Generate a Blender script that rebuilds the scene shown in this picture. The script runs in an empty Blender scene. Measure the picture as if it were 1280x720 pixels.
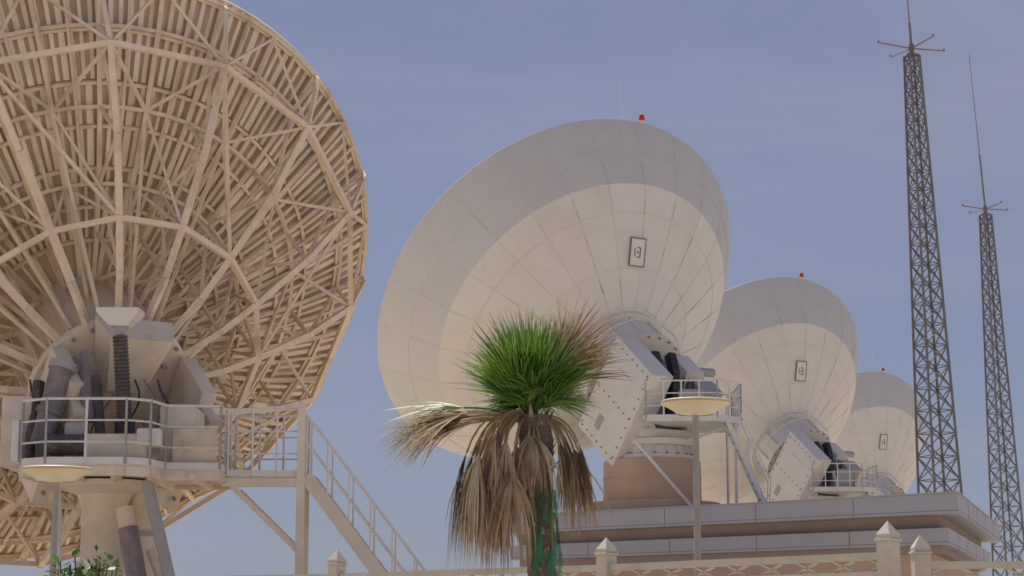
import bpy, math, random
from mathutils import Vector, Matrix, noise
random.seed(7)
V=Vector
scene=bpy.context.scene
# ------------------------------------------------------------------ materials
def mat(name,col,rough=0.6,var=0.12,scale=3.0,metal=0.0,bump=0.0,dirt=None,dirt_amt=0.3,stretch=(1,1,1),alpha=None,transl=0):
    m=bpy.data.materials.new(name); m.use_nodes=True
    nt=m.node_tree; N=nt.nodes; L=nt.links
    b=N['Principled BSDF']; b.inputs['Roughness'].default_value=rough; b.inputs['Metallic'].default_value=metal
    tc=N.new('ShaderNodeTexCoord'); mp=N.new('ShaderNodeMapping'); mp.inputs['Scale'].default_value=stretch
    L.new(tc.outputs['Object'],mp.inputs['Vector'])
    n=N.new('ShaderNodeTexNoise'); n.inputs['Scale'].default_value=scale; n.inputs['Detail'].default_value=6; n.inputs['Roughness'].default_value=.65
    L.new(mp.outputs[0],n.inputs['Vector'])
    r=N.new('ShaderNodeValToRGB'); r.color_ramp.elements[0].position=.3; r.color_ramp.elements[1].position=.7
    r.color_ramp.elements[0].color=[c*(1-var) for c in col]+[1]; r.color_ramp.elements[1].color=[min(.95,c*(1+var)) for c in col]+[1]
    L.new(n.outputs['Fac'],r.inputs['Fac']); out=r.outputs['Color']
    if dirt:
        n2=N.new('ShaderNodeTexNoise'); n2.inputs['Scale'].default_value=scale*.37; n2.inputs['Detail'].default_value=8; n2.inputs['Roughness'].default_value=.7
        L.new(mp.outputs[0],n2.inputs['Vector'])
        r2=N.new('ShaderNodeValToRGB'); r2.color_ramp.elements[0].position=.5; r2.color_ramp.elements[1].position=.72
        r2.color_ramp.elements[0].color=(0,0,0,1); r2.color_ramp.elements[1].color=(dirt_amt,dirt_amt,dirt_amt,1)
        L.new(n2.outputs['Fac'],r2.inputs['Fac'])
        mx=N.new('ShaderNodeMixRGB'); mx.inputs['Color2'].default_value=list(dirt)+[1]
        L.new(r2.outputs['Color'],mx.inputs['Fac']); L.new(out,mx.inputs['Color1']); out=mx.outputs[0]
    L.new(out,b.inputs['Base Color'])
    if bump:
        bp=N.new('ShaderNodeBump'); bp.inputs['Strength'].default_value=bump; bp.inputs['Distance'].default_value=.05
        L.new(n.outputs['Fac'],bp.inputs['Height']); L.new(bp.outputs[0],b.inputs['Normal'])
    if alpha is not None:
        n3=N.new('ShaderNodeTexNoise'); n3.inputs['Scale'].default_value=9; n3.inputs['Detail'].default_value=7; n3.inputs['Roughness'].default_value=.75
        L.new(mp.outputs[0],n3.inputs['Vector'])
        r3=N.new('ShaderNodeValToRGB'); r3.color_ramp.elements[0].position=alpha-.04; r3.color_ramp.elements[1].position=alpha+.06
        r3.color_ramp.elements[1].color=(.8,.8,.8,1)
        L.new(n3.outputs['Fac'],r3.inputs['Fac']); L.new(r3.outputs['Color'],b.inputs['Alpha'])
    if transl:
        t=N.new('ShaderNodeBsdfTranslucent'); L.new(out,t.inputs['Color']); ms=N.new('ShaderNodeMixShader'); ms.inputs[0].default_value=transl
        if alpha is None:
            L.new(b.outputs[0],ms.inputs[1]); L.new(t.outputs[0],ms.inputs[2]); L.new(ms.outputs[0],N['Material Output'].inputs['Surface'])
    return m
DUST=(.46,.34,.22)
M_white=mat('white_panel_paint',(.715,.675,.62),.55,.03,1.0,dirt=DUST,dirt_amt=.2)
M_white2=mat('white_panel_paint_b',(.70,.66,.605),.55,.03,.9,dirt=DUST,dirt_amt=.22)
M_white3=mat('white_panel_paint_c',(.725,.685,.63),.55,.03,1.2,dirt=DUST,dirt_amt=.18)
M_ring=mat('reflector_ring_shaded',(.59,.575,.555),.55,.03,1.0,dirt=DUST,dirt_amt=.15)  # greyer than the inner shell: the ring's darker shading is painted into its colour
M_ring2=mat('reflector_ring_shaded_b',(.58,.565,.545),.55,.03,1.0,dirt=DUST,dirt_amt=.15)  # second tone of the ring, same painted-in shading
M_seam=mat('seam_sealant',(.64,.55,.43),.8,.12,2)
M_seamlight=mat('seam_light',(.665,.615,.54),.8,.06,2)
M_cream=mat('cream_steel_paint',(.76,.635,.475),.6,.1,2.5,dirt=(.34,.20,.10),dirt_amt=.6)
M_slat=mat('cream_slat_paint',(.80,.70,.56),.6,.1,1.8,dirt=(.40,.26,.14),dirt_amt=.6)
M_back=mat('panel_backing_shaded',(.60,.48,.35),.7,.1,1.4,dirt=(.32,.20,.11),dirt_amt=.6)  # darker than the slats: shade between them painted into the colour for depth
M_creamp=mat('cream_panel',(.75,.655,.53),.65,.07,1.5,dirt=(.42,.28,.16),dirt_amt=.55)
M_steelw=mat('white_steel',(.74,.71,.66),.5,.05,4,dirt=DUST,dirt_amt=.3)
M_dark=mat('black_rubber',(.03,.03,.035),.6,.3,6)
M_grey=mat('grey_machine',(.21,.195,.185),.55,.15,5,dirt=DUST,dirt_amt=.5)
M_lgrey=mat('light_grey_machine',(.42,.40,.38),.55,.1,5,dirt=DUST,dirt_amt=.4)
M_bellow=mat('bellows_rubber',(.10,.08,.075),.6,.3,8,dirt=DUST,dirt_amt=.6)
M_motor=mat('purple_grey_motor',(.23,.19,.20),.45,.15,5,dirt=DUST,dirt_amt=.7)
M_tan=mat('tan_concrete_paint',(.56,.39,.27),.85,.08,1.5,bump=.15)
M_red=mat('red_lamp_glass',(.6,.03,.02),.3,.05)
M_ink=mat('plaque_ink',(.16,.16,.16),.6,.1)
M_bolt=mat('bolt_steel',(.27,.26,.25),.6,.1)
M_tower=mat('galvanised_dark',(.19,.18,.18),.65,.2,1.5,metal=.1,dirt=(.20,.13,.09),dirt_amt=.5)
M_rust=mat('antenna_rust',(.26,.18,.15),.7,.2,2)
M_fascia=mat('fascia_metal',(.37,.37,.405),.5,.05,.8,dirt=DUST,dirt_amt=.25)
M_joint=mat('fascia_joint',(.18,.17,.17),.8,.1)
M_wall=mat('stucco_wall',(.52,.37,.28),.9,.08,1.2,bump=.25,dirt=(.35,.25,.18),dirt_amt=.3)
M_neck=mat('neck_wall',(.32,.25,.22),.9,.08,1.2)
M_roof=mat('roof_screed',(.45,.42,.39),.95,.1,1)
M_glass=mat('window_glass',(.03,.04,.05),.1,.1)
M_fence=mat('fence_paint',(.57,.52,.42),.8,.08,4,bump=.2,dirt=(.36,.28,.20),dirt_amt=.5)
M_lamp=mat('lamp_tan',(.54,.45,.28),.5,.08,3,dirt=DUST,dirt_amt=.3)
M_pole=mat('lamp_pole',(.34,.31,.28),.6,.1,5)
M_lens=mat('lamp_lens',(.5,.46,.38),.3,.05)
M_sand=mat('sand',(.61,.52,.41),.95,.1,.25,bump=.2)
M_pave=mat('pavement_block',(.46,.40,.34),.9,.1,2,bump=.1)
M_trunk=mat('palm_bark',(.19,.14,.10),.95,.35,14,bump=.8,stretch=(1,1,3))
M_g1=mat('palm_green',(.10,.225,.03),.4,.3,8,transl=.35)
M_g2=mat('palm_green_light',(.22,.345,.055),.4,.25,8,transl=.35)
M_g3=mat('palm_green_dark',(.04,.12,.02),.45,.3,8,transl=.3)
M_d1=mat('palm_dead',(.42,.31,.185),.8,.25,10,transl=.25)
M_d2=mat('palm_dead_brown',(.24,.165,.10),.85,.25,10,transl=.2)
M_d3=mat('palm_dead_straw',(.60,.49,.32),.8,.2,10,transl=.25)
M_wrap=mat('green_net',(.035,.20,.10),.8,.4,14,alpha=.50,stretch=(1.6,1.6,.45))
M_leaf=mat('bush_leaf',(.07,.14,.03),.5,.35,8,transl=.3)

# ------------------------------------------------------------------ mesh builder
class MB:
    def __init__(s): s.v=[];s.f=[];s.m=[];s.mats=[];s.sm=[]
    def mi(s,m):
        if m not in s.mats: s.mats.append(m)
        return s.mats.index(m)
    def add(s,vs,fs,m,smooth=False):
        o=len(s.v); s.v+= [V(x) for x in vs]; k=s.mi(m)
        for f in fs: s.f.append([i+o for i in f]); s.m.append(k); s.sm.append(smooth)
    def beam(s,p,q,r,m,n=4,r2=None,smooth=None):
        p=V(p);q=V(q);d=q-p
        if d.length<1e-6: return
        d.normalize(); a=V((0,0,1)) if abs(d.z)<.9 else V((1,0,0))
        x=d.cross(a).normalized(); y=d.cross(x); r2=r if r2 is None else r2
        o=math.pi/n if n==4 else 0
        k=1.414 if n==4 else 1
        vs=[p+(x*math.cos(o+i*2*math.pi/n)+y*math.sin(o+i*2*math.pi/n))*r*k for i in range(n)]
        vs+=[q+(x*math.cos(o+i*2*math.pi/n)+y*math.sin(o+i*2*math.pi/n))*r2*k for i in range(n)]
        fs=[[i,(i+1)%n,n+(i+1)%n,n+i] for i in range(n)]
        sm=(n>6) if smooth is None else smooth
        s.add(vs,fs,m,sm)
        o2=len(s.v)-2*n; k=s.mi(m)
        s.f.append([o2+i for i in range(n)][::-1]);s.m.append(k);s.sm.append(False)
        s.f.append([o2+n+i for i in range(n)]);s.m.append(k);s.sm.append(False)
    def flat(s,p,q,w,h,up,m):
        p=V(p);q=V(q);d=(q-p).normalized();x=d.cross(V(up)).normalized();y=x.cross(d)
        vs=[]
        for c in (p,q):
            for a,b in((-1,-1),(1,-1),(1,1),(-1,1)): vs.append(c+x*a*w/2+y*b*h/2)
        s.add(vs,[[0,1,2,3][::-1],[4,5,6,7],[0,1,5,4],[1,2,6,5],[2,3,7,6],[3,0,4,7]],m)
    def box(s,lo,hi,m,bev=0.0,T=None):
        x0,y0,z0=lo;x1,y1,z1=hi
        b=bev
        if b<=0:
            vs=[(x0,y0,z0),(x1,y0,z0),(x1,y1,z0),(x0,y1,z0),(x0,y0,z1),(x1,y0,z1),(x1,y1,z1),(x0,y1,z1)]
            fs=[[3,2,1,0],[4,5,6,7],[0,1,5,4],[1,2,6,5],[2,3,7,6],[3,0,4,7]]
            s.add([T@V(v) if T else v for v in vs],fs,m); return
        import bmesh
        bm=bmesh.new(); bmesh.ops.create_cube(bm,size=1)
        for v in bm.verts:
            v.co=V((x0+(v.co.x+.5)*(x1-x0),y0+(v.co.y+.5)*(y1-y0),z0+(v.co.z+.5)*(z1-z0)))
        bmesh.ops.bevel(bm,geom=bm.edges[:],offset=b,segments=2,affect='EDGES',profile=.5)
        bm.verts.index_update()
        s.add([T@v.co if T else v.co for v in bm.verts],[[v.index for v in f.verts] for f in bm.faces],m)
        bm.free()
    def lathe(s,prof,n,m,T=None,smooth=True,cap0=False,cap1=False,matf=None):
        vs=[]
        for r,z in prof:
            for i in range(n):
                a=2*math.pi*i/n; p=V((r*math.cos(a),r*math.sin(a),z)); vs.append(T@p if T else p)
        o=len(s.v); s.v+=vs
        for j in range(len(prof)-1):
            for i in range(n):
                mm=matf(j,i) if matf else m
                s.f.append([o+j*n+i,o+j*n+(i+1)%n,o+(j+1)*n+(i+1)%n,o+(j+1)*n+i]); s.m.append(s.mi(mm)); s.sm.append(smooth)
        if cap0: s.f.append([o+i for i in range(n)][::-1]); s.m.append(s.mi(m)); s.sm.append(False)
        if cap1: s.f.append([o+(len(prof)-1)*n+i for i in range(n)]); s.m.append(s.mi(m)); s.sm.append(False)
    def build(s,name,parent=None,auto=35):
        me=bpy.data.meshes.new(name)
        off=parent.location if parent else V((0,0,0))
        me.from_pydata([v-off for v in s.v],[],s.f)
        for m in s.mats: me.materials.append(m)
        me.polygons.foreach_set('material_index',s.m); me.polygons.foreach_set('use_smooth',s.sm)
        me.update()
        ob=bpy.data.objects.new(name,me); scene.collection.objects.link(ob)
        if any(s.sm):
            try:
                me.set_sharp_from_angle(angle=math.radians(auto))
            except Exception: pass
        if parent: ob.parent=parent
        return ob
def empty(name,loc):
    e=bpy.data.objects.new(name,None); e.location=V(loc); e.empty_display_size=.5; scene.collection.objects.link(e); return e
def railing(mb,pts,h,m,r=.025,step=.9,mids=2):
    for a,b in zip(pts[:-1],pts[1:]):
        a=V(a);b=V(b);up=V((0,0,h))
        mb.beam(a+up,b+up,r,m,6)
        for k in range(1,mids+1): mb.beam(a+up*k/(mids+1),b+up*k/(mids+1),r*.7,m,5)
        mb.flat(a+V((0,0,.06)),b+V((0,0,.06)),.012,.12,(0,0,1),m)
        n=max(1,round((b-a).length/step))
        for i in range(n+1):
            p=a.lerp(b,i/n); mb.beam(p,p+up,r,m,6)
# ------------------------------------------------------------------ dish frame
el=math.radians(38.8); az=math.radians(34.0)
h=V((-math.sin(az),math.cos(az),0)); A=h*math.cos(el)+V((0,0,math.sin(el)))
Rr=V((math.cos(az),math.sin(az),0)); U=h*(-math.sin(el))+V((0,0,math.cos(el)))
def frame(O):
    M=Matrix((( Rr.x,U.x,-A.x,O[0]),(Rr.y,U.y,-A.y,O[1]),(Rr.z,U.z,-A.z,O[2]),(0,0,0,1))); return M
def surf_s(prof,r):
    for (r0,s0),(r1,s1) in zip(prof[:-1],prof[1:]):
        if r0>=r>=r1: 
            t=(r0-r)/(r0-r1) if r0!=r1 else 0
            return s0+(s1-s0)*t
    return prof[-1][1]

# ------------------------------------------------------------------ clad dish
def clad_dish(base):
    root=empty('satellite_dish',base); B=V(base); O=B+V((-3.05,4.8,8.42)); T=frame(O); R=7.3
    mb=MB(); back=[(7.30,0),(7.34,.06),(7.30,.13)]+[(7.30-1.46*k/4,.13+1.97*k/4+.05*math.sin(math.pi*k/4)) for k in range(1,5)]
    inner=[(5.84,2.10),(5.2,2.56),(4.5,2.99),(3.9,3.34),(3.2,3.72),(2.5,4.08),(1.75,4.42)]
    rnd=random.Random(3)
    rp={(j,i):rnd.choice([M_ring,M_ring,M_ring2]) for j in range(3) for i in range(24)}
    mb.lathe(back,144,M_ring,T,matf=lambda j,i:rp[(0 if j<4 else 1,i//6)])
    ip={(j,i):rnd.choice([M_white,M_white,M_white2,M_white3]) for j in range(3) for i in range(24)}
    mb.lathe(inner,144,M_white,T,matf=lambda j,i:ip[(j//2 if j<6 else 2,i//6)])
    front=[(7.30-.001-7.3*k/24, 2.3*(1-((7.3-7.3*k/24)/7.3)**2)) for k in range(24)]+[(.02,2.3)]
    mb.lathe(front,96,M_white,T)
    mb.build('reflector_shell',root,auto=30)
    mb=MB(); prof_all=back[2:]+inner[1:]
    T3=T.to_3x3()
    def strip(profile,a,w,m,lift):
        t=V((-math.sin(a),math.cos(a),0)); c=V((math.cos(a),math.sin(a),0)); vs=[]
        for r,s in profile:
            n=c*.6+V((0,0,.8)); p=c*r+V((0,0,s))+n*lift
            vs+=[T@(p-t*w/2),T@(p+t*w/2)]
        mb.add(vs,[[2*i,2*i+1,2*i+3,2*i+2] for i in range(len(profile)-1)],m,True)
    for i in range(24):
        a=2*math.pi*i/24
        strip(back[2:],a,.024,M_seamlight,.006); strip(inner,a,.024,M_seamlight,.006)
    for r in (6.6,5.0,3.3):
        ra,rb=r-.010,r+.010; vs=[];n=144
        for i in range(n):
            a=2*math.pi*i/n; c=V((math.cos(a),math.sin(a),0)); nn=c*.6+V((0,0,.8))
            vs+=[T@(c*ra+V((0,0,surf_s(prof_all,ra)))+nn*.009),T@(c*rb+V((0,0,surf_s(prof_all,rb)))+nn*.009)]
        mb.add(vs,[[2*i,2*i+1,(2*i+3)%(2*n),(2*i+2)%(2*n)] for i in range(n)],M_seamlight,True)
    for k in range(90):
        a=2*math.pi*rnd.randrange(24)/24; r0=rnd.uniform(2.5,7.0); r1=r0-rnd.uniform(.15,.6)
        if (r0>5.84)!=(r1>5.84): continue
        strip([(r0,surf_s(prof_all,r0)),((r0+r1)/2,surf_s(prof_all,(r0+r1)/2)),(r1,surf_s(prof_all,r1))],a,rnd.uniform(.025,.045),M_seam,.012)
    mb.build('panel_seams',root)
    mb=MB(); sl=Matrix.Translation(V((-.2,3.80,surf_s(prof_all,3.80)+.02)))@Matrix.Rotation(-math.atan(.56),4,'X')@Matrix.Scale(.86,4)
    TT=T@sl
    mb.box((-.36,-.55,0),(.36,.55,.03),M_white3,T=TT)
    for lo,hi in (((-.39,-.59,0),(-.35,.59,.045)),((.35,-.59,0),(.39,.59,.045)),((-.35,-.59,0),(.35,-.55,.045)),((-.35,.55,0),(.35,.59,.045)),
                  ((-.05,.18,.03),(.14,.22,.045)),((-.05,-.22,.03),(.14,-.18,.045)),((.10,-.18,.03),(.15,.18,.045)),((-.16,-.15,.03),(-.12,.15,.045)),((-.03,-.04,.03),(.04,.04,.045))):
        mb.box(lo,hi,M_ink,T=TT)
    mb.build('plaque',root)
    mb=MB()
    p=T@V((.4,7.30,.05)); mb.beam(p,p+V((0,0,.12)),.07,M_steelw,10); mb.beam(p+V((0,0,.12)),p+V((0,0,.32)),.12,M_red,12,r2=.09); 
    p=T@V((-.45,7.30,.05)); mb.beam(p,p+V((-.12,0,1.5)),.014,M_steelw,6)
    mb.build('beacon',root)
    mb=MB()
    mb.lathe([(1.95,4.2),(1.95,4.48),(1.72,4.5),(1.72,5.7),(1.9,5.72),(1.9,5.85),(1.0,5.87)],48,M_white2,T,cap1=True)
    for i in range(24):
        a=2*math.pi*(i+.5)/24; c=V((math.cos(a),math.sin(a),0))
        mb.beam(T@(c*1.82+V((0,0,5.84))),T@(c*1.82+V((0,0,5.93))),.04,M_bolt,6)
        if i%2==0: mb.flat(T@(c*1.76+V((0,0,4.5))),T@(c*1.76+V((0,0,5.7))),.04,.12,T.to_3x3()@c,M_white)
    n=40; pr=None
    for i in range(n+1):
        a=math.radians(10+170*i/n); p=T@V((2.15*math.cos(a),2.15*math.sin(a),5.2))
        if pr: mb.beam(pr,p,.022,M_steelw,5)
        pr=p
        if i%8==0: mb.beam(p,T@V((2.1*math.cos(a),2.1*math.sin(a),4.25)),.02,M_steelw,5)
    mb.build('hub',root)
    mb=MB()
    mb.box((-1.85,-1.8,6.15),(-.95,1.9,8.7),M_white3,.05,T)
    for pz in (-1.6,1.7,0):
        for k in range(7):
            s=6.4+k*.35
            mb.beam(T@V((-1.90,pz,s)),T@V((-1.83,pz,s)),.026,M_bolt,6)
    for k in range(9):
        for s in (6.3,8.55): mb.beam(T@V((-1.90,-1.5+k*.39,s)),T@V((-1.83,-1.5+k*.39,s)),.026,M_bolt,6)
    mb.box((-1.872,-1.25,7.0),(-1.845,-.75,7.3),M_lgrey,T=T)
    mb.box((-1.872,.5,6.9),(-1.845,1.1,7.9),M_white,T=T)
    mb.box((-.8,-1.6,5.9),(.8,1.0,7.0),M_grey,.05,T)
    for k in (0,1,2):
        mb.box((-.949,-1.6+k*1.3,6.3),(-.80,-1.3+k*1.3,8.5),M_lgrey,T=T)
    for q in (-.55,.15):
        n=16;prev=None
        for k in range(n+1):
            a=math.radians(-60+130*k/n); p=V((q,1.9*math.sin(a)-.1,6.2+1.75*math.cos(a)))
            if prev: mb.flat(T@prev,T@p,.28,.3,T.to_3x3()@V((0,p.y,p.z-6.2)),M_dark)
            prev=p
    mb.box((.95,-1.2,5.9),(1.75,1.25,7.1),M_white2,.05,T)
    mb.box((1.2,-.2,7.1),(2.2,1.0,7.9),M_lgrey,.06,T)
    mb.box((1.76,-.9,6.2),(2.6,.6,7.0),M_lgrey,.06,T)
    mb.box((1.3,-.9,7.11),(1.9,-.3,7.6),M_grey,.05,T)
    mb.beam(T@V((1.5,.2,7.9)),T@V((1.5,.2,8.5)),.24,M_grey,14)
    mb.beam(T@V((2.3,-.4,7.0)),T@V((2.3,-.4,7.7)),.2,M_lgrey,14)
    mb.beam(T@V((2.0,.8,6.2)),T@V((2.9,.8,6.2)),.16,M_lgrey,14)
    for k in range(5):
        pr=None
        for j in range(8):
            p=T@V((.2+.25*k+.1*math.sin(j+k),1.1-.35*j,7.15+.5*math.sin(j*.45)+.05*k))
            if pr: mb.beam(pr,p,.03,M_dark,5)
            pr=p
    mb.build('elevation_cradle',root)
    mb=MB(); TB=Matrix.Translation(B)
    mb.lathe([(2.35,0),(2.35,.34),(2.30,.38),(1.72,.4),(1.68,.45),(1.66,1.78),(1.62,1.84)],64,M_tan,TB,cap1=True)
    mb.lathe([(1.45,1.84),(1.45,1.98),(1.32,2.0),(1.28,2.28),(1.5,2.32),(1.5,2.52),(1.2,2.54)],48,M_steelw,TB,cap1=True)
    for i in range(20):
        a=2*math.pi*i/20; c=V((math.cos(a),math.sin(a),0))
        mb.beam(B+c*1.4+V((0,0,1.98)),B+c*1.4+V((0,0,2.06)),.04,M_bolt,6); mb.flat(B+c*1.36+V((0,0,2.0)),B+c*1.36+V((0,0,2.3)),.03,.14,c,M_white)
    mb.lathe([(1.66,1.2),(1.685,1.2),(1.685,1.24),(1.66,1.24)],64,M_tan,TB)
    mb.build('pedestal',root)
    mb=MB()
    RZ=TB@Matrix.Rotation(az,4,'Z')
    mb.box((-1.2,-1.1,2.54),(1.2,1.2,2.85),M_white2,.03,RZ)
    for x in (-.9,.7):
        pts=[(x,-1.1,2.85),(x,1.2,2.85),(x,.6,4.4),(x,-.5,4.4)]
        vs=[RZ@V(p) for p in pts]+[RZ@(V(p)+V((.22,0,0))) for p in pts]
        mb.add(vs,[[0,1,2,3],[7,6,5,4],[0,4,5,1],[1,5,6,2],[2,6,7,3],[3,7,4,0]],M_white2)
    mb.box((-.6,-.6,2.86),(.6,.7,3.7),M_grey,.03,RZ)
    mb.beam(RZ@V((-1.2,0,4.1)),RZ@V((1.9,0,4.1)),.22,M_lgrey,16)
    mb.build('yoke',root)
    mb=MB(); z=3.05
    P=[(-.35,-2.5),(2.0,-2.7),(2.9,-1.7),(2.9,1.2),(1.4,1.3)]
    Pb=[B+V((x,y,z)) for x,y in P]
    c=[p+V((0,0,-.1)) for p in Pb]
    n=len(P); mb.add(Pb+c,[list(range(n)),list(range(n,2*n))[::-1]]+[[i,n+i,n+(i+1)%n,(i+1)%n] for i in range(n)],M_steelw)
    railing(mb,[Pb[4],Pb[3],Pb[2],Pb[1],Pb[0]],1.25,M_steelw,.03,.6,2)
    railing(mb,[B+V((-.35,-2.5,z)),B+V((-.45,-1.4,z))],1.25,M_steelw,.03,.6,2)
    mb.box((B.x+.9,B.y-2.3,B.z+z),(B.x+1.6,B.y-1.9,B.z+z+1.0),M_lgrey,.03)
    mb.beam(B+V((-.7,-1.75,2.4)),B+V((1.15,-2.4,.1)),.055,M_steelw,8)
    mb.beam(B+V((1.0,-1.0,2.4)),B+V((2.8,-1.6,3.0)),.06,M_steelw,6)
    mb.beam(B+V((2.7,1.0,3.0)),B+V((2.7,1.0,0)),.05,M_steelw,6); mb.beam(B+V((2.7,-1.6,3.0)),B+V((2.7,-1.6,0)),.05,M_steelw,6)
    for y in (-.5,.2):
        a=B+V((2.4,y-1.6,3.0)); b=B+V((3.7,y-1.6,0)); mb.flat(a,b,.05,.16,(0,0,1),M_steelw)
        mb.beam(a+V((.1,0,1)),b+V((.1,0,1)),.022,M_steelw,6)
        for k in range(5): p=a.lerp(b,k/4); mb.beam(p,p+V((.1,0,1)),.02,M_steelw,5)
    for k in range(11):
        t=(k+.5)/11; a=B+V((2.4+1.3*t,-2.1,3.0-3*t)); mb.flat(a,a+V((0,.7,0)),.22,.03,(0,0,1),M_steelw)
    mb.build('service_platform',root)
    mb=MB()
    ap=V((0,0,-2.9))
    for k in range(4):
        a=math.pi/4+k*math.pi/2; mb.beam(T@V((4.6*math.cos(a),4.6*math.sin(a),1.35)),T@(ap+V((.5*math.cos(a),.5*math.sin(a),0))),.05,M_steelw,6)
    mb.lathe([(.02,-2.6),(.5,-2.75),(.75,-3.0),(.72,-3.06),(.02,-3.1)],32,M_white,T)
    mb.lathe([(.5,2.28),(.4,1.0),(.3,.4),(.02,.4)],24,M_white,T)
    mb.build('subreflector',root)
    return root
base2=(4.8,70.2,6.2)
d2=clad_dish(base2)
def copy_dish(loc):
    e=empty('satellite_dish.001',loc)
    for c in d2.children:
        o=bpy.data.objects.new(c.name,c.data); scene.collection.objects.link(o); o.parent=e
    return e
copy_dish((15.0,102.2,6.3)); copy_dish((25.6,138.2,6.3))

# ------------------------------------------------------------------ truss dish (left)
def truss_dish(base,O):
    root=empty('satellite_dish',base); B=V(base); T=frame(O); R=7.5
    T3=T.to_3x3()
    ref=lambda r:2.4*(1-(r/R)**2)
    mb=MB()
    prof=[(R*(1-k/20)+.0,ref(R*(1-k/20))) for k in range(20)]+[(.02,2.4)]
    mb.lathe(prof,120,M_back,T)
    mb.lathe([(R,0),(R+.03,-.02),(R+.03,.1),(R-.03,.1)],120,M_cream,T)
    mb.build('reflector_surface',root)
    mb=MB(); rnd=random.Random(8)
    def rad(N,r0,r1,w,hh,m,off=0,st=6):
        for i in range(N):
            a=2*math.pi*(i+off)/N; c,s=math.cos(a),math.sin(a); pr=None; ww=w*(1.5 if i%4==0 else 1)*rnd.uniform(.85,1.15)
            for k in range(st+1):
                r=r0+(r1-r0)*k/st; p=V((r*c,r*s,ref(r)+hh/2))
                if pr is not None: mb.flat(T@pr,T@p,ww,hh,T3@V((0,0,1)),m)
                pr=p
    rad(192,5.55,7.47,.085,.11,M_slat,.5,2); rad(144,3.9,5.5,.085,.11,M_slat,.5,2); rad(96,2.4,3.85,.075,.11,M_slat,.5,2); rad(48,1.5,2.4,.06,.1,M_slat,.5,1)
    for r in (2.4,3.1,3.88,4.7,5.52,6.5,7.38):
        n=96
        for i in range(n):
            a0,a1=2*math.pi*i/n,2*math.pi*(i+1)/n; s=ref(r)+.15
            mb.flat(T@V((r*math.cos(a0),r*math.sin(a0),s)),T@V((r*math.cos(a1),r*math.sin(a1),s)),.07,.08,T3@V((0,0,1)),M_cream)
    mb.build('panel_stiffeners',root)
    # backing truss: 16 main radial ribs with rings, lighter intermediate ribs
    mb=MB(); N=16
    st=[(1.5,4.3),(2.6,4.0),(3.6,3.55),(5.1,2.75),(6.6,1.65),(7.45,.5)]
    def P(r,s,i,off=0.0): a=2*math.pi*(i+off)/N+.16; return T@V((r*math.cos(a),r*math.sin(a),s))
    F=lambda r:ref(r)+.24
    for i in range(N):
        for k in range(len(st)-1):
            (r0,s0),(r1,s1)=st[k],st[k+1]
            mb.beam(P(r0,s0,i),P(r1,s1,i),.065 if k<4 else .045,M_cream)
            mb.beam(P(r0,F(r0),i),P(r1,F(r1),i),.045,M_cream)
            mb.beam(P(r1,s1,i),P(r1,F(r1),i),.033,M_cream)
            if k%2==0: mb.beam(P(r0,F(r0),i),P(r1,s1,i),.034,M_cream)
            else: mb.beam(P(r0,s0,i),P(r1,F(r1),i),.034,M_cream)
            if k>=1:
                mb.beam(P(r0,F(r0)+.05,i+.5),P(r1,F(r1)+.05,i+.5),.045,M_cream)
                if k>=2:
                    for o in (.25,.75): mb.beam(P(r0,F(r0),i+o),P(r1,F(r1),i+o),.028,M_cream)
        for k,(r,s) in enumerate(st):
            rr=.058 if k in (2,4) else .03
            if k in (2,4): mb.beam(P(r,s,i),P(r,s,i+1),rr,M_cream)
            if k>1:
                for o in (0,.25,.5,.75): mb.beam(P(r,F(r),i+o),P(r,F(r),i+o+.25),.038,M_cream)
            if k in (2,4): 
                p=P(r,s,i); mb.flat(p-T3@V((0,0,.05)),p+T3@V((0,0,.05)),.15,.15,Rr,M_cream)
        # rim outriggers and ring-to-panel struts
        mb.beam(P(6.6,1.65,i),P(7.4,.3,i+.5),.03,M_cream); mb.beam(P(6.6,1.65,i+1),P(7.4,.3,i+.5),.03,M_cream)
        mb.beam(P(6.6,1.65,i),P(5.1,F(5.1),i+.5),.030,M_cream); mb.beam(P(6.6,1.65,i+1),P(5.1,F(5.1),i+.5),.030,M_cream)
        mb.beam(P(3.6,3.55,i),P(3.6,F(3.6),i+.5),.03,M_cream); mb.beam(P(3.6,3.55,i+1),P(3.6,F(3.6),i+.5),.03,M_cream)
        mb.beam(P(3.6,3.55,i),P(5.1,F(5.1),i+.5),.030,M_cream)
        if i%2==0:
            mb.beam(P(3.6,3.55,i),P(6.6,1.65,i+1),.034,M_cream)
        mb.beam(P(1.5,3.2,i+.5),P(3.6,F(3.6),i+.5),.04,M_cream)
        mb.beam(P(1.5,4.2,i+.5),P(3.6,F(3.6),i+.5),.034,M_cream)
        mb.beam(P(1.5,4.2,i+.5),P(5.1,F(5.1),i+.5),.034,M_cream)
    mb.build('backing_truss',root)
    # hub
    mb=MB()
    mb.lathe([(1.55,2.3),(1.55,4.2),(1.7,4.22),(1.7,4.4),(1.5,4.42),(.9,4.45)],48,M_creamp,T,cap1=True)
    for i in range(24):
        a=2*math.pi*i/24; c=V((math.cos(a),math.sin(a),0)); mb.flat(T@(c*1.6+V((0,0,2.6))),T@(c*1.6+V((0,0,4.2))),.05,.16,T3@c,M_cream)
        mb.beam(T@(c*1.6+V((0,0,4.4))),T@(c*1.6+V((0,0,4.48))),.04,M_bolt,6)
    pts=[(-.85,1.75,4.46),(.85,1.75,4.46),(.5,.5,4.46),(-.5,.5,4.46)]
    vs=[T@V(p) for p in pts]+[T@V((p[0]*.8,p[1]-.1,5.1)) for p in pts]
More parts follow.
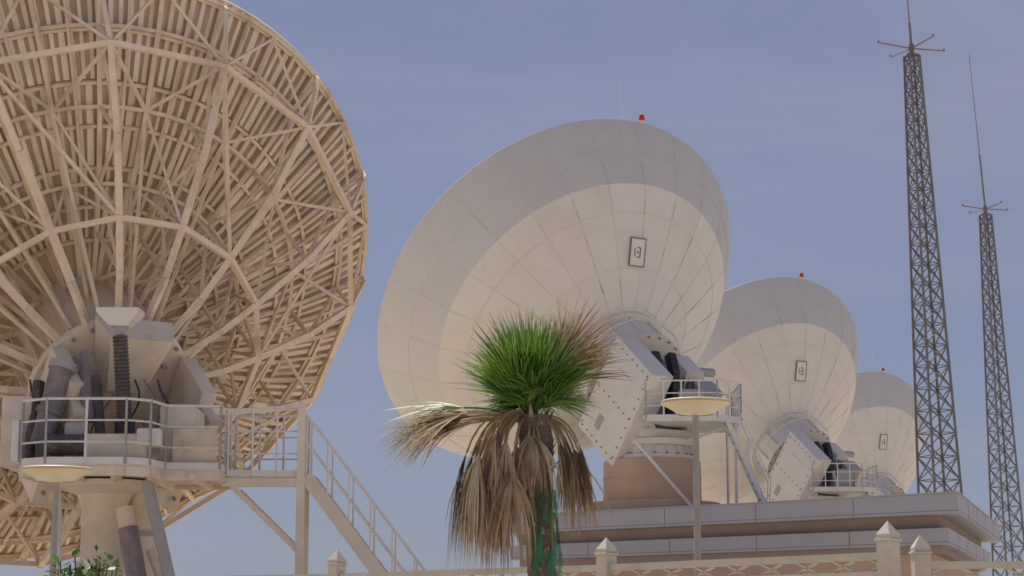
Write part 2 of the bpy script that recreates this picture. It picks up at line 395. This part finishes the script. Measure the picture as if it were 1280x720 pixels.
    mb.add(vs,[[0,1,2,3][::-1],[4,5,6,7],[0,1,5,4],[1,2,6,5],[2,3,7,6],[3,0,4,7]],M_creamp)
    for k in range(10):
        a=2*math.pi*k/10; mb.beam(T@V((1.2*math.cos(a),1.2*math.sin(a),4.45)),T@V((1.2*math.cos(a),1.2*math.sin(a),4.55)),.06,M_lgrey,8)
    mb.build('hub',root)
    mb=MB()
    a=V((-7.72,39.9,7.75)); b=V((-7.5,39.55,6.0)); n=46
    for k in range(n):
        p=a.lerp(b,k/n); q=a.lerp(b,(k+1)/n); r0,r1=(.12,.155) if k%2 else (.155,.12); mb.beam(p,q,r0,M_bellow,14,r2=r1)
    mb.beam(a+V((-.03,.1,.35)),a,.09,M_lgrey,14)
    tz=7.98; vs=[]
    for z,wx,wy in ((tz,.18,.2),(tz+.26,.42,.34),(tz+.34,.42,.34)):
        for sx,sy in ((-1,-1),(1,-1),(1,1),(-1,1)): vs.append(V((-7.76+sx*wx,40.05+sy*wy,z)))
    mb.add(vs,[[3,2,1,0],[8,9,10,11]]+[[4*j+i,4*j+(i+1)%4,4*j+4+(i+1)%4,4*j+4+i] for j in (0,1) for i in range(4)],M_steelw)
    mb.beam((-7.52,39.6,6.05),(-7.45,39.5,5.2),.2,M_dark,16)
    mb.beam((-8.85,39.9,7.15),(-9.12,39.6,5.6),.22,M_motor,18); mb.beam((-8.82,39.93,7.25),(-8.85,39.9,7.1),.27,M_lgrey,18)
    mb.beam((-9.0,39.72,6.3),(-9.03,39.7,6.2),.26,M_grey,18)
    mb.beam((-8.45,40.3,7.5),(-8.3,39.9,6.1),.15,M_motor,14); mb.beam((-8.45,40.3,7.1),(-8.44,40.3,7.0),.2,M_grey,14)
    mb.beam((-8.2,40.1,7.0),(-8.0,39.8,5.6),.1,M_bellow,12); mb.beam((-9.35,40.2,6.9),(-9.4,39.8,5.4),.12,M_bellow,12)
    mb.box((-9.2,39.4,5.2),(-8.2,40.2,5.75),M_grey,.05); mb.box((-8.6,39.2,5.2),(-8.2,39.6,6.0),M_lgrey,.04)
    mb.beam((-8.9,39.1,5.55),(-8.1,39.1,5.55),.2,M_bellow,14)
    mb.box((-8.15,38.9,5.2),(-7.0,39.3,5.75),M_creamp,.05); mb.box((-7.15,38.85,5.5),(-6.7,39.2,5.85),M_steelw,.05)
    for q in (-1.6,1.25):
        mb.box((q,-1.9,4.5),(q+.35,1.0,5.9),M_creamp,.04,T)
        mb.box((q+.05,-.6,5.9),(q+.3,.7,6.5),M_cream,.03,T)
        for k in range(6): mb.beam(T@V((q+.175,-1.6+k*.45,5.9)),T@V((q+.175,-1.6+k*.45,5.97)),.04,M_bolt,6)
    mb.box((-1.25,-1.9,4.46),(1.25,-1.4,5.2),M_cream,.03,T)
    mb.beam(T@V((-1.9,-.6,5.7)),T@V((1.9,-.6,5.7)),.16,M_creamp,16)
    mb.box((-10.0,39.9,5.2),(-9.4,41.2,6.6),M_creamp,.05); mb.box((-6.9,39.9,5.2),(-6.2,41.2,6.4),M_creamp,.05)
    mb.box((-9.5,38.75,5.2),(-9.35,39.3,6.0),M_steelw,.03)
    for k in range(7):
        x=-9.3+k*.42; pr=V((x,40.2,5.2))
        for j in range(1,9):
            p=V((x+.25*math.sin(j*.6+k),40.2-.1*math.sin(j*.7),5.2+j*.22)); mb.beam(pr,p,.022,M_grey if k%2 else M_dark,5); pr=p
    mb.build('drive_mechanism',root)
    mb=MB(); z=5.13
    TP=Matrix.Translation(V((-8.05,40.6,0)))
    mb.lathe([(1.3,0),(1.3,.3),(.5,.34),(.46,.5),(.44,4.45),(.55,4.7),(1.0,4.85),(1.0,4.95)],40,M_creamp,TP,cap1=True)
    mb.beam((-7.3,40.9,0),(-7.35,40.9,4.9),.28,M_creamp,24)
    mb.lathe([(.33,3.9),(.33,4.0)],24,M_lgrey,Matrix.Translation(V((-7.34,40.9,0))),cap0=True,cap1=True)
    mb.beam((-7.05,39.6,4.9),(-6.35,39.3,2.4),.12,M_lgrey,14); mb.beam((-6.35,39.3,2.4),(-5.9,39.1,0),.11,M_lgrey,14)
    mb.beam((-7.5,39.8,4.4),(-6.9,39.5,1.0),.17,M_creamp,16); mb.beam((-7.0,39.9,3.6),(-5.5,39.4,0),.09,M_creamp,12)
    mb.beam((-7.42,39.76,4.0),(-7.1,39.6,2.6),.20,M_motor,16)
    mb.beam((-8.9,40.2,4.9),(-8.6,39.9,0),.05,M_steelw,8)
    mb.build('pedestal',root)
    mb=MB()
    P2=[(-9.55,39.8),(-9.3,38.75),(-8.75,38.35),(-7.25,38.35),(-6.85,38.7),(-6.7,39.5),(-5.65,39.6),(-5.65,41.8),(-9.55,41.8)]
    n=len(P2); up=[V((x,y,z)) for x,y in P2]; lo=[V((x,y,z-.14)) for x,y in P2]
    mb.add(up+lo,[list(range(n)),list(range(n,2*n))[::-1]]+[[i,n+i,n+(i+1)%n,(i+1)%n] for i in range(n)],M_creamp)
    for a,b in zip(lo[:-1],lo[1:]): mb.flat(a,b,.05,.18,(0,0,1),M_cream)
    railing(mb,up[0:8],1.22,M_steelw,.028,.75,2)
    for x in (-9,-8.3,-7.6,-6.9,-6.1): mb.flat((x,39.0,z-.2),(x,41.7,z-.2),.08,.12,(0,0,1),M_cream)
    mb.box((-6.6,39.75,z),(-5.75,39.85,z+.8),M_cream,.0)
    mb.build('service_platform',root)
    mb=MB(); zl=5.05
    mb.box((-5.62,40.3,zl-.12),(-4.1,41.5,zl),M_cream)
    mb.flat((-5.7,40.3,zl-.12),(-4.05,40.3,zl-.12),.1,.16,(0,0,1),M_creamp)
    railing(mb,[(-5.6,40.3,zl),(-4.15,40.3,zl)],1.32,M_steelw,.026,.55,2)
    railing(mb,[(-5.6,41.5,zl),(-4.15,41.5,zl)],1.32,M_steelw,.026,.55,2)
    mb.beam((-4.15,40.3,0),(-4.15,40.3,zl+1.42),.08,M_creamp); mb.beam((-4.15,41.5,0),(-4.15,41.5,zl+1.3),.05,M_creamp)
    mb.beam((-5.5,40.3,zl-.2),(-4.2,40.3,3.6),.05,M_creamp); mb.beam((-5.5,41.5,zl-.2),(-4.2,41.5,3.6),.045,M_creamp)
    a0=V((-4.05,40.3,zl)); b0=V((-.15,39.5,0))
    for dy in (0,1.1):
        a=a0+V((0,dy,0)); b=b0+V((0,dy,0)); mb.flat(a,b,.06,.26,(0,0,1),M_creamp)
        for hh in (.55,1.1): mb.beam(a+V((0,0,hh+.1)),b+V((0,0,hh+.1)),.025,M_steelw,6)
        for k in range(10): p=a.lerp(b,k/9); mb.beam(p,p+V((0,0,1.2)),.022,M_steelw,6)
    for k in range(25):
        t=(k+.5)/25; p=a0.lerp(b0,t); mb.flat(p+V((0,.03,0)),p+V((0,1.07,0)),.24,.03,(0,0,1),M_cream)
    mb.build('access_stair',root)
    mb=MB()
    for k in range(4):
        a=math.pi/4+k*math.pi/2; mb.beam(T@V((4.6*math.cos(a),4.6*math.sin(a),1.4)),T@V((.5*math.cos(a),.5*math.sin(a),-2.9)),.06,M_cream,6)
    mb.lathe([(.02,-2.6),(.5,-2.75),(.75,-3.0),(.72,-3.06),(.02,-3.1)],32,M_creamp,T); mb.lathe([(.5,2.38),(.4,1.0),(.3,.4),(.02,.4)],24,M_creamp,T)
    mb.build('subreflector',root)
truss_dish((-7.7,41,0),V((-10.25,45,9.75)))

# ------------------------------------------------------------------ buildings
def inset(poly,d):
    n=len(poly); c=sum((V(p) for p in poly),V((0,0)))/n; out=[]
    for i in range(n):
        p0,p1,p2=V(poly[i-1]),V(poly[i]),V(poly[(i+1)%n])
        def nrm(a,b):
            e=(b-a).normalized(); m=V((-e.y,e.x)); 
            return m if m.dot(c-a)>0 else -m
        n1,n2=nrm(p0,p1),nrm(p1,p2); k=d/(1+n1.dot(n2)); out.append(p1+(n1+n2)*k)
    return out
def building(poly,ztop=6.2):
    c=sum((V(p) for p in poly),V((0,0)))/len(poly)
    root=empty('equipment_building',(c.x,c.y,0))
    def prism(mb,ins,z0,z1,m,top=None):
        p=inset(poly,ins); n=len(p)
        area=sum(p[i].x*p[(i+1)%n].y-p[(i+1)%n].x*p[i].y for i in range(n))
        if area<0: p=p[::-1]
        vs=[V((q.x,q.y,z0)) for q in p]+[V((q.x,q.y,z1)) for q in p]
        mb.add(vs,[[i,(i+1)%n,n+(i+1)%n,n+i] for i in range(n)]+[list(range(n))[::-1]],m); mb.add([v for v in vs[n:]],[list(range(n))],top or m)
        return p
    mb=MB(); fas=prism(mb,0,ztop-.62,ztop-.045,M_fascia,M_roof)
    prism(mb,-.03,ztop-.04,ztop+.0,M_fascia,M_roof)
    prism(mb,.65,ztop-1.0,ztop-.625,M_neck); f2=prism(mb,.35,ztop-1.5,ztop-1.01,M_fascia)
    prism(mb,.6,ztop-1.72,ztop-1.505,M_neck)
    for poly2,z0,z1 in ((fas,ztop-.62,ztop-.05),(f2,ztop-1.5,ztop-1.01)):
        n=len(poly2)
        for i in range(n):
            a,b=poly2[i],poly2[(i+1)%n]; L=(b-a).length; k=max(1,int(L/2.9)); e=(b-a).normalized(); o=V((e.y,-e.x))
            for j in range(1,k):
                q=a.lerp(b,j/k)+o*.004; mb.flat((q.x,q.y,z0),(q.x,q.y,z1),.02,.006,(o.x,o.y,0),M_joint)
            q0=a+o*.004;q1=b+o*.004
            mb.flat((q0.x,q0.y,z0+.08),(q1.x,q1.y,z0+.08),.006,.015,(0,0,1),M_joint)
    mb.build('roof_cornice',root)
    mb=MB(); w=prism(mb,.9,0,ztop-1.725,M_wall); mb.build('walls',root)
    mb=MB(); mg=MB(); n=len(w)
    for i in range(n):
        a,b=w[i],w[(i+1)%n]; L=(b-a).length; k=max(1,int(L/3)); e=(b-a).normalized(); o=V((e.y,-e.x))
        for j in range(k):
            q=a.lerp(b,(j+.5)/k); 
            def R3(x,z,d): return V((q.x+e.x*x+o.x*d,q.y+e.y*x+o.y*d,z))
            mg.flat(R3(0,1.2,.01),R3(0,2.7,.01),1.2,.02,(o.x,o.y,0),M_glass)
            for x in (-.63,0,.63): mb.flat(R3(x,1.17,.03),R3(x,2.73,.03),.06,.06,(o.x,o.y,0),M_steelw)
            for z in (1.14,2.76): mb.flat(R3(-.66,z,.03),R3(.66,z,.03),.06,.06,(0,0,1),M_steelw)
    mb.build('window_frames',root); mg.build('window_glass',root)
    return root
building([(12.9,59.4),(18.0,76.0),(4.8,87.1),(-.43,70.5)])
building([(14.0,94.5),(19.6,98.0),(17.5,109),(9.2,106)])
building([(24.0,131),(31.0,134),(28.5,146),(20.0,143)])

# ------------------------------------------------------------------ towers
def tower(x0,y0,xt,ztop,wb,wt,bay,arm,mast,mr=.03,lean=0):
    root=empty('lattice_radio_mast',(x0,y0,0)); mb=MB()
    zs=[0]; 
    while zs[-1]<ztop-.4:
        t=zs[-1]/ztop; zs.append(zs[-1]+bay*(1.25-.5*t))
    sc=ztop/zs[-1]; zs=[z*sc for z in zs]
    def C(z,k):
        t=z/ztop; w=(wb+(wt-wb)*t)/2; x=x0+(xt-x0)*t; a=math.radians(20)
        sx,sy=((-1,-1),(1,-1),(1,1),(-1,1))[k%4]
        return V((x+w*(sx*math.cos(a)-sy*math.sin(a)),y0+w*(sx*math.sin(a)+sy*math.cos(a)),z))
    for a,b in zip(zs[:-1],zs[1:]):
        for k in range(4):
            mb.beam(C(a,k),C(b,k),.05,M_tower); mb.beam(C(a,k),C(b,k+1),.024,M_tower); mb.beam(C(a,k+1),C(b,k),.024,M_tower); mb.beam(C(b,k),C(b,k+1),.02,M_tower)
    for k in range(4):
        c=C(0,k); mb.box((c.x-.25,c.y-.25,-.05),(c.x+.25,c.y+.25,.2),M_roof)
    mb.build('lattice',root)
    mb=MB(); top=V((xt,y0,ztop)); hub=top+V((0,0,.35))
    mb.beam(top,hub+V((0,0,.2)),.12,M_tower,8); mb.box((xt-.25,y0-.25,ztop-.02),(xt+.25,y0+.25,ztop+.06),M_tower)
    for k in range(4):
        a=math.radians(22+90*k); e=hub+V((math.cos(a)*arm,math.sin(a)*arm,.08)); mb.beam(hub,e,.035,M_rust,6)
        mb.beam(e,e+V((0,0,.10)),.045,M_tower,6)
    mb.beam(hub,hub+V((lean*.35,0,mast*.35)),mr*1.8,M_tower,6); mb.beam(hub+V((lean*.35,0,mast*.35)),hub+V((lean,0,mast)),mr,M_rust,6,r2=mr*.6)
    mb.build('whip_antenna',root)
tower(19.0,90,18.2,28.3,1.7,.5,.95,1.75,3.4,.035,-.15)
tower(29.1,120,28.35,27.3,1.65,.5,1.05,1.6,9.6,.03,-.6)

# ------------------------------------------------------------------ fence
def fence(ptl,ztop=2.6,ph=2.70,skip0=False):
    root=empty('ornamental_fence',(ptl[0][0],ptl[0][1],0)); mb=MB(); mp=MB()
    for i in range(len(ptl)):
        p=V((*ptl[i],0)); j=min(i,len(ptl)-2); d=(V((*ptl[j+1],0))-V((*ptl[j],0))).normalized()
        ang=math.atan2(d.y,d.x)
        T=Matrix.Translation(p)@Matrix.Rotation(ang,4,'Z')
        mb.box((-.08,-.08,0),(.08,.08,ph),M_fence,.008,T); mb.box((-.095,-.095,ph),(.095,.095,ph+.025),M_fence,.006,T)
        s=.08; z=ph+.025
        vs=[(-s,-s,z),(s,-s,z),(s,s,z),(-s,s,z),(-s,-s,z+.04),(s,-s,z+.04),(s,s,z+.04),(-s,s,z+.04),(0,0,z+.17)]
        mb.add([T@V(v) for v in vs],[[0,1,5,4],[1,2,6,5],[2,3,7,6],[3,0,4,7],[4,5,8],[5,6,8],[6,7,8],[7,4,8]],M_fence)
    mb.build('posts',root)
    Z=V((0,0,1)); mb=mp
    for i in range(len(ptl)-1):
        a=V((*ptl[i],0)); b=V((*ptl[i+1],0)); d=(b-a).normalized(); o=V((d.y,-d.x,0))
        p=a+d*.083; q=b-d*.083; L=(q-p).length
        mb.flat(p+Z*(ztop-.035),q+Z*(ztop-.035),.07,.07,(0,0,1),M_fence)
        mb.flat(p+Z*(ztop-.20),q+Z*(ztop-.20),.06,.045,(0,0,1),M_fence)
        mb.flat(p+Z*.75,q+Z*.75,.06,.05,(0,0,1),M_fence)
        n=int(L/.42)
        for k in range(n):
            c=p.lerp(q,(k+.5)/n); w=L/n/2
            for sg in (-1,1):
                mb.flat(c+d*w*sg*.98+Z*(ztop-.124),c+d*w*sg*.45+Z*(ztop-.072),.03,.022,(0,0,1),M_fence); mb.flat(c+d*w*sg*.98+Z*(ztop-.124),c+d*w*sg*.45+Z*(ztop-.176),.03,.022,(0,0,1),M_fence)
            for e in (-.25,.25): cc=c+d*w*2*e; mb.flat(cc+Z*.775,cc+Z*(ztop-.223),.03,.03,o,M_fence)
        mb.flat(p+Z*.36,q+Z*.36,.18,.72,(0,0,1),M_wall)
    mb.build('panels',root)
fence([(-5.6,26.9),(-2.12,25.0),(1.02,22.3),(3.54,19.4)])
fence([(4.02,20.3),(7.8,20.6),(11.6,20.9)],ph=2.62,ztop=2.55)

# ------------------------------------------------------------------ street lamps
def lamp(x,y,z,r):
    root=empty('street_lamp',(x,y,0)); mb=MB(); T=Matrix.Translation(V((x,y,0)))
    mb.lathe([(.16,0),(.16,.05),(.075,.08),(.07,1.0),(.05,1.05),(.042,z-.2)],20,M_pole,T,cap1=True)
    mb.build('post',root); mb=MB()
    mb.lathe([(.06,z-.20),(.22,z-.18),(r*.86,z-.08),(r,z-.05),(r,z-.02),(r*.95,z-.005),(.12,z+.0),(.05,z+.005)],40,M_lamp,T,cap0=True,cap1=True)
    mb.lathe([(.23,z-.182),(r*.7,z-.118),(r*.69,z-.122),(.23,z-.188)],32,M_lens,T)
    mb.build('head',root)
lamp(2.43,27,4.95,.46); lamp(-6.0,27,4.06,.46)

# ------------------------------------------------------------------ palm
def palm():
    root=empty('fan_palm_tree',(.30,17,0)); rnd=random.Random(11)
    mb=MB(); n=20; segs=70; ring=[]
    for k in range(segs+1):
        t=k/segs; z=t*3.62; cx=.30-.12*t**2+.01*math.sin(t*9); r=.15-.045*min(1,t*1.3)+(.03 if t>.9 else 0); vs=[]
        for i in range(n):
            a=2*math.pi*i/n; rr=r*(1+.10*noise.noise(V((math.cos(a)*2,math.sin(a)*2,z*7)))+.07*((k%3)==0)+rnd.uniform(-.03,.03))
            vs.append(V((cx+rr*math.cos(a),17+rr*math.sin(a),z)))
        ring+=vs
    mb.add(ring,[[k*n+i,k*n+(i+1)%n,(k+1)*n+(i+1)%n,(k+1)*n+i] for k in range(segs) for i in range(n)],M_trunk,True)
    for k in range(200):
        z=rnd.uniform(1.0,3.6); a=k*2.4; r=.10; cx=.30-.12*(z/3.62)**2; c=V((cx+r*math.cos(a),17+r*math.sin(a),z)); o=V((math.cos(a),math.sin(a),0))
        L=rnd.uniform(.04,.09)*(1+1.1*(z>3.1)); s=V((-o.y,o.x,0))*rnd.uniform(.02,.035)
        mb.add([c-s,c+s,c+o*L*.6+V((0,0,L)),c+V((0,0,L*.3))],[[0,1,2],[0,2,3],[1,3,2]],rnd.choice([M_trunk,M_d2,M_d1]))
    mb.build('trunk',root)
    C=V((.17,17,3.62))
    G=V((0,0,-1))
    def blade(mb,b,d,nrm,L,w,g,m,st=5,curl=0):
        d=d.normalized(); p=b.copy(); pts=[]
        for k in range(st+1):
            t=k/st; s=d.cross(nrm); 
            if s.length<1e-4: s=V((1,0,0))
            s.normalize(); wk=w*(1-t)**.7*(.55+.45*min(1,t*4)) if k<st else w*.04
            fold=nrm.normalized()*wk*.35
            pts.append((p-s*wk+fold,p.copy(),p+s*wk+fold)); 
            d=(d+G*g*(.4+t*1.4)/st+V((rnd.uniform(-1,1),rnd.uniform(-1,1),rnd.uniform(-1,1)))*curl/st).normalized(); p=p+d*L/st
        vs=[v for tr in pts for v in tr]; fs=[]
        for k in range(st):
            o=3*k; fs+=[[o,o+1,o+4,o+3],[o+1,o+2,o+5,o+4]]
        mb.add(vs,fs,m)
    def fan(mb,start,dr,pl,L,spread,ns,g,mats,w=.014,curl=.1,pg=.2,pm=None,face=None):
        dr=V(dr).normalized(); p=start.copy(); d=dr.copy(); st=6
        for k in range(st):
            q=p+d*pl/st; mb.beam(p,q,.011*(1-.05*k),pm or mats[0],5); p=q; d=(d+G*pg/st).normalized()
        side=d.cross(face if face is not None else V((0,0,1)))
        if side.length<.15: side=V((rnd.uniform(-1,1),rnd.uniform(-.6,.6),0))
        side.normalize(); 
        rot=rnd.uniform(-.6,.6); nr=side.cross(d).normalized(); side=(side*math.cos(rot)+nr*math.sin(rot)).normalized(); nr=side.cross(d).normalized()
        fm=rnd.choice(mats)
        for i in range(ns):
            a=math.radians(spread)*(2*i/(ns-1)-1); a+=rnd.uniform(-.03,.03)
            bd=d*math.cos(a)+side*math.sin(a)+nr*(.18+rnd.uniform(-.12,.12))*(1-math.cos(a)*.5)
            l=L*(1-.28*(abs(a)/math.pi*1.4)**2)*rnd.uniform(.82,1.08)
            blade(mb,p,bd,nr,l,w*rnd.uniform(.75,1.15),g*rnd.uniform(.5,1.5),fm if rnd.random()<.6 else rnd.choice(mats),5,curl)
    mb=MB()
    for k in range(44):
        a=rnd.uniform(0,2*math.pi); tilt=rnd.uniform(.0,.80)
        dr=V((math.cos(a)*math.sin(tilt)-.02,math.sin(a)*math.sin(tilt),math.cos(tilt)))
        L=rnd.uniform(.55,.76)*(1-.14*(tilt/.75))
        fan(mb,C+V((rnd.uniform(-.06,.06),rnd.uniform(-.05,.05),rnd.uniform(-.05,.08))),dr,rnd.uniform(.08,.22),L,rnd.uniform(24,55),24,.12,[M_g1,M_g1,M_g2,M_g2,M_g3],.011,.07,.08,face=V((rnd.uniform(-.5,.5),-1,.2)))
    for k in range(22):
        a=rnd.uniform(0,2*math.pi); tilt=rnd.uniform(.8,1.3)
        dr=V((math.cos(a)*math.sin(tilt),math.sin(a)*math.sin(tilt),math.cos(tilt)))
        fan(mb,C+V((0,0,.04)),dr,rnd.uniform(.1,.22),rnd.uniform(.32,.46),65,24,.45,[M_g1,M_g3,M_g1,M_g2],.011,.12,.2)
    mb.build('green_fronds',root)
    mb=MB(); DM=[M_d1,M_d2,M_d3,M_d1]
    for k in range(12):
        dr=V((rnd.uniform(.3,.75),rnd.uniform(-.4,.4),rnd.uniform(.5,1.10)))
        fan(mb,C,dr,rnd.uniform(.35,.58),rnd.uniform(.42,.62),42,26,.30,[M_d1,M_d3,M_d3,M_d2],.008,.38,.1,face=V((rnd.uniform(-.5,.5),-1,.2)))
    for k in range(8):
        dr=V((rnd.uniform(-.65,.3),rnd.uniform(.0,.5),1))
        fan(mb,C,dr,rnd.uniform(.3,.45),rnd.uniform(.5,.65),40,22,.2,[M_d1,M_d3],.006,.38,.1)
    for k in range(9):
        dr=V((-1,rnd.uniform(-.35,.35),rnd.uniform(.1,.42)))
        fan(mb,C+V((0,0,-.05)),dr,rnd.uniform(.42,.66),rnd.uniform(.6,.82),34,26,.75,[M_d1,M_d3,M_d2] if k>1 else [M_g1,M_g2,M_d3],.011,.38,.45)
    for k in range(26):
        x=rnd.uniform(-1,-.1); dr=V((x,rnd.uniform(-.8,.5),rnd.uniform(-.1,.4)))
        fan(mb,C+V((-.04,0,-.03)),dr,rnd.uniform(.35,.72),rnd.uniform(.6,1.02),rnd.uniform(20,50),24,3.4,DM,.014,.45,2.9)
    for k in range(12):
        dr=V((rnd.uniform(.4,1),rnd.uniform(-.6,.6),rnd.uniform(-.1,.5)))
        fan(mb,C+V((.04,0,-.04)),dr,rnd.uniform(.28,.5),rnd.uniform(.4,.7),rnd.uniform(20,50),22,3.4,DM,.013,.45,2.5)
    for k in range(7):
        dr=V((rnd.uniform(-.7,.3),-1,rnd.uniform(0,.3)))
        fan(mb,C+V((0,-.03,-.08)),dr,rnd.uniform(.12,.28),rnd.uniform(.35,.55),40,20,3.2,DM,.013,.4,2.2)
    mb.build('dead_fronds',root)
    mb=MB(); n=28; vs=[];segs=50
    for k in range(segs+1):
        z=.9+2.1*k/segs
        for i in range(n):
            a=2*math.pi*i/n; r=.142+.012*math.sin(a*3+z*4)+.010*math.sin(a*7-z*9)-.012*(z-1)/2; vs.append(V((.30-.12*(z/3.62)**2+r*math.cos(a)+.025,17+r*math.sin(a),z)))
    mb.add(vs,[[k*n+i,k*n+(i+1)%n,(k+1)*n+(i+1)%n,(k+1)*n+i] for k in range(segs) for i in range(n)],M_wrap,True)
    pr=V((.33,16.87,2.5))
    for k in range(14):
        q=pr+V((rnd.uniform(-.01,.008),0,.06)); mb.beam(pr,q,.008,M_g2,5); pr=q
    mb.build('net_wrap',root)
palm()

# ------------------------------------------------------------------ shrub
def shrub(x,y,top):
    root=empty('shrub',(x,y,0)); rnd=random.Random(2); mb=MB()
    for k in range(40):
        p=V((x+rnd.uniform(-.2,.2),y+rnd.uniform(-.2,.2),0)); e=V((x+rnd.gauss(0,.2),y+rnd.gauss(0,.2),top-rnd.uniform(0,.5)**1.2)); m=p.lerp(e,.5)+V((rnd.uniform(-.1,.1),rnd.uniform(-.1,.1),0))
        mb.beam(p,m,.012,M_trunk,5); mb.beam(m,e,.007,M_trunk,5)
        for j in range(60):
            t=rnd.uniform(0.1,1)**.6; c=(p.lerp(m,t*2) if t<.5 else m.lerp(e,t*2-1))+V((rnd.gauss(0,.05),rnd.gauss(0,.05),rnd.gauss(0,.03)))
            d=V((rnd.uniform(-1,1),rnd.uniform(-1,1),rnd.uniform(-.5,1))).normalized(); s=d.cross(V((rnd.uniform(-1,1),rnd.uniform(-1,1),1))).normalized(); L=rnd.uniform(.07,.12)
            mb.add([c,c+d*L*.5+s*L*.3,c+d*L,c+d*L*.5-s*L*.3],[[0,1,2,3]],rnd.choice([M_leaf,M_g1,M_g3]))
    mb.build('foliage',root)
shrub(-4.15,20,2.60)

# ------------------------------------------------------------------ ground
mb=MB(); S=3000; mb.add([(-S,-S,0),(S,-S,0),(S,S,0),(-S,S,0)],[[0,1,2,3]],M_sand); mb.build('ground')
mb=MB(); mb.add([(-30,6,.004),(30,6,.004),(30,15,.004),(-30,15,.004)],[[0,1,2,3]],M_pave); mb.build('pavement')

# ------------------------------------------------------------------ light / sky
SE=math.radians(62); SA=math.radians(-25)
D=V((math.sin(SA)*math.cos(SE),math.cos(SA)*math.cos(SE),math.sin(SE)))
l=bpy.data.lights.new('sun','SUN'); l.energy=4.3; l.angle=math.radians(.8); l.color=(1,.95,.87)
lo=bpy.data.objects.new('sun',l); lo.rotation_mode='QUATERNION'; lo.rotation_quaternion=D.to_track_quat('Z','Y'); lo.location=(0,0,60); scene.collection.objects.link(lo)
w=bpy.data.worlds.new('World'); scene.world=w; w.use_nodes=True; nt=w.node_tree; N=nt.nodes; L=nt.links
bg=N['Background']; bg.inputs['Strength'].default_value=.066
sk=N.new('ShaderNodeTexSky'); sk.sky_type='NISHITA'; sk.sun_disc=False; sk.sun_elevation=SE; sk.sun_rotation=SA%(2*math.pi); sk.altitude=0; sk.air_density=1.0; sk.dust_density=.6; sk.ozone_density=3
hz=N.new('ShaderNodeMixRGB'); hz.inputs['Fac'].default_value=.65; hz.inputs['Color2'].default_value=(3.55,3.85,6.0,1); L.new(sk.outputs[0],hz.inputs['Color1'])
tc=N.new('ShaderNodeTexCoord'); mp=N.new('ShaderNodeMapping'); mp.inputs['Scale'].default_value=(1.2,1.2,6); mp.inputs['Rotation'].default_value=(0,.25,0)
L.new(tc.outputs['Generated'],mp.inputs[0]); nz=N.new('ShaderNodeTexNoise'); nz.inputs['Scale'].default_value=2.2; nz.inputs['Detail'].default_value=7; nz.inputs['Roughness'].default_value=.55; nz.inputs['Distortion'].default_value=.6
L.new(mp.outputs[0],nz.inputs[0]); cr=N.new('ShaderNodeValToRGB'); cr.color_ramp.elements[0].position=.40; cr.color_ramp.elements[1].position=.8; cr.color_ramp.elements[1].color=(.55,.55,.55,1)
L.new(nz.outputs['Fac'],cr.inputs[0]); mx=N.new('ShaderNodeMixRGB'); mx.inputs['Color2'].default_value=(5.2,5.2,6.6,1); L.new(cr.outputs[0],mx.inputs['Fac']); L.new(hz.outputs[0],mx.inputs['Color1']); L.new(mx.outputs[0],bg.inputs[0])

# ------------------------------------------------------------------ camera
cd=bpy.data.cameras.new('camera'); cam=bpy.data.objects.new('camera',cd); scene.collection.objects.link(cam)
cam.location=(0,0,1.7); cam.rotation_euler=(math.radians(100),0,0); cd.lens=72; cd.sensor_width=36; cd.clip_end=6000
cd.dof.use_dof=True; cd.dof.focus_distance=34; cd.dof.aperture_fstop=5.0
scene.camera=cam
scene.view_settings.view_transform='Standard'; scene.view_settings.look='None'; scene.view_settings.exposure=0
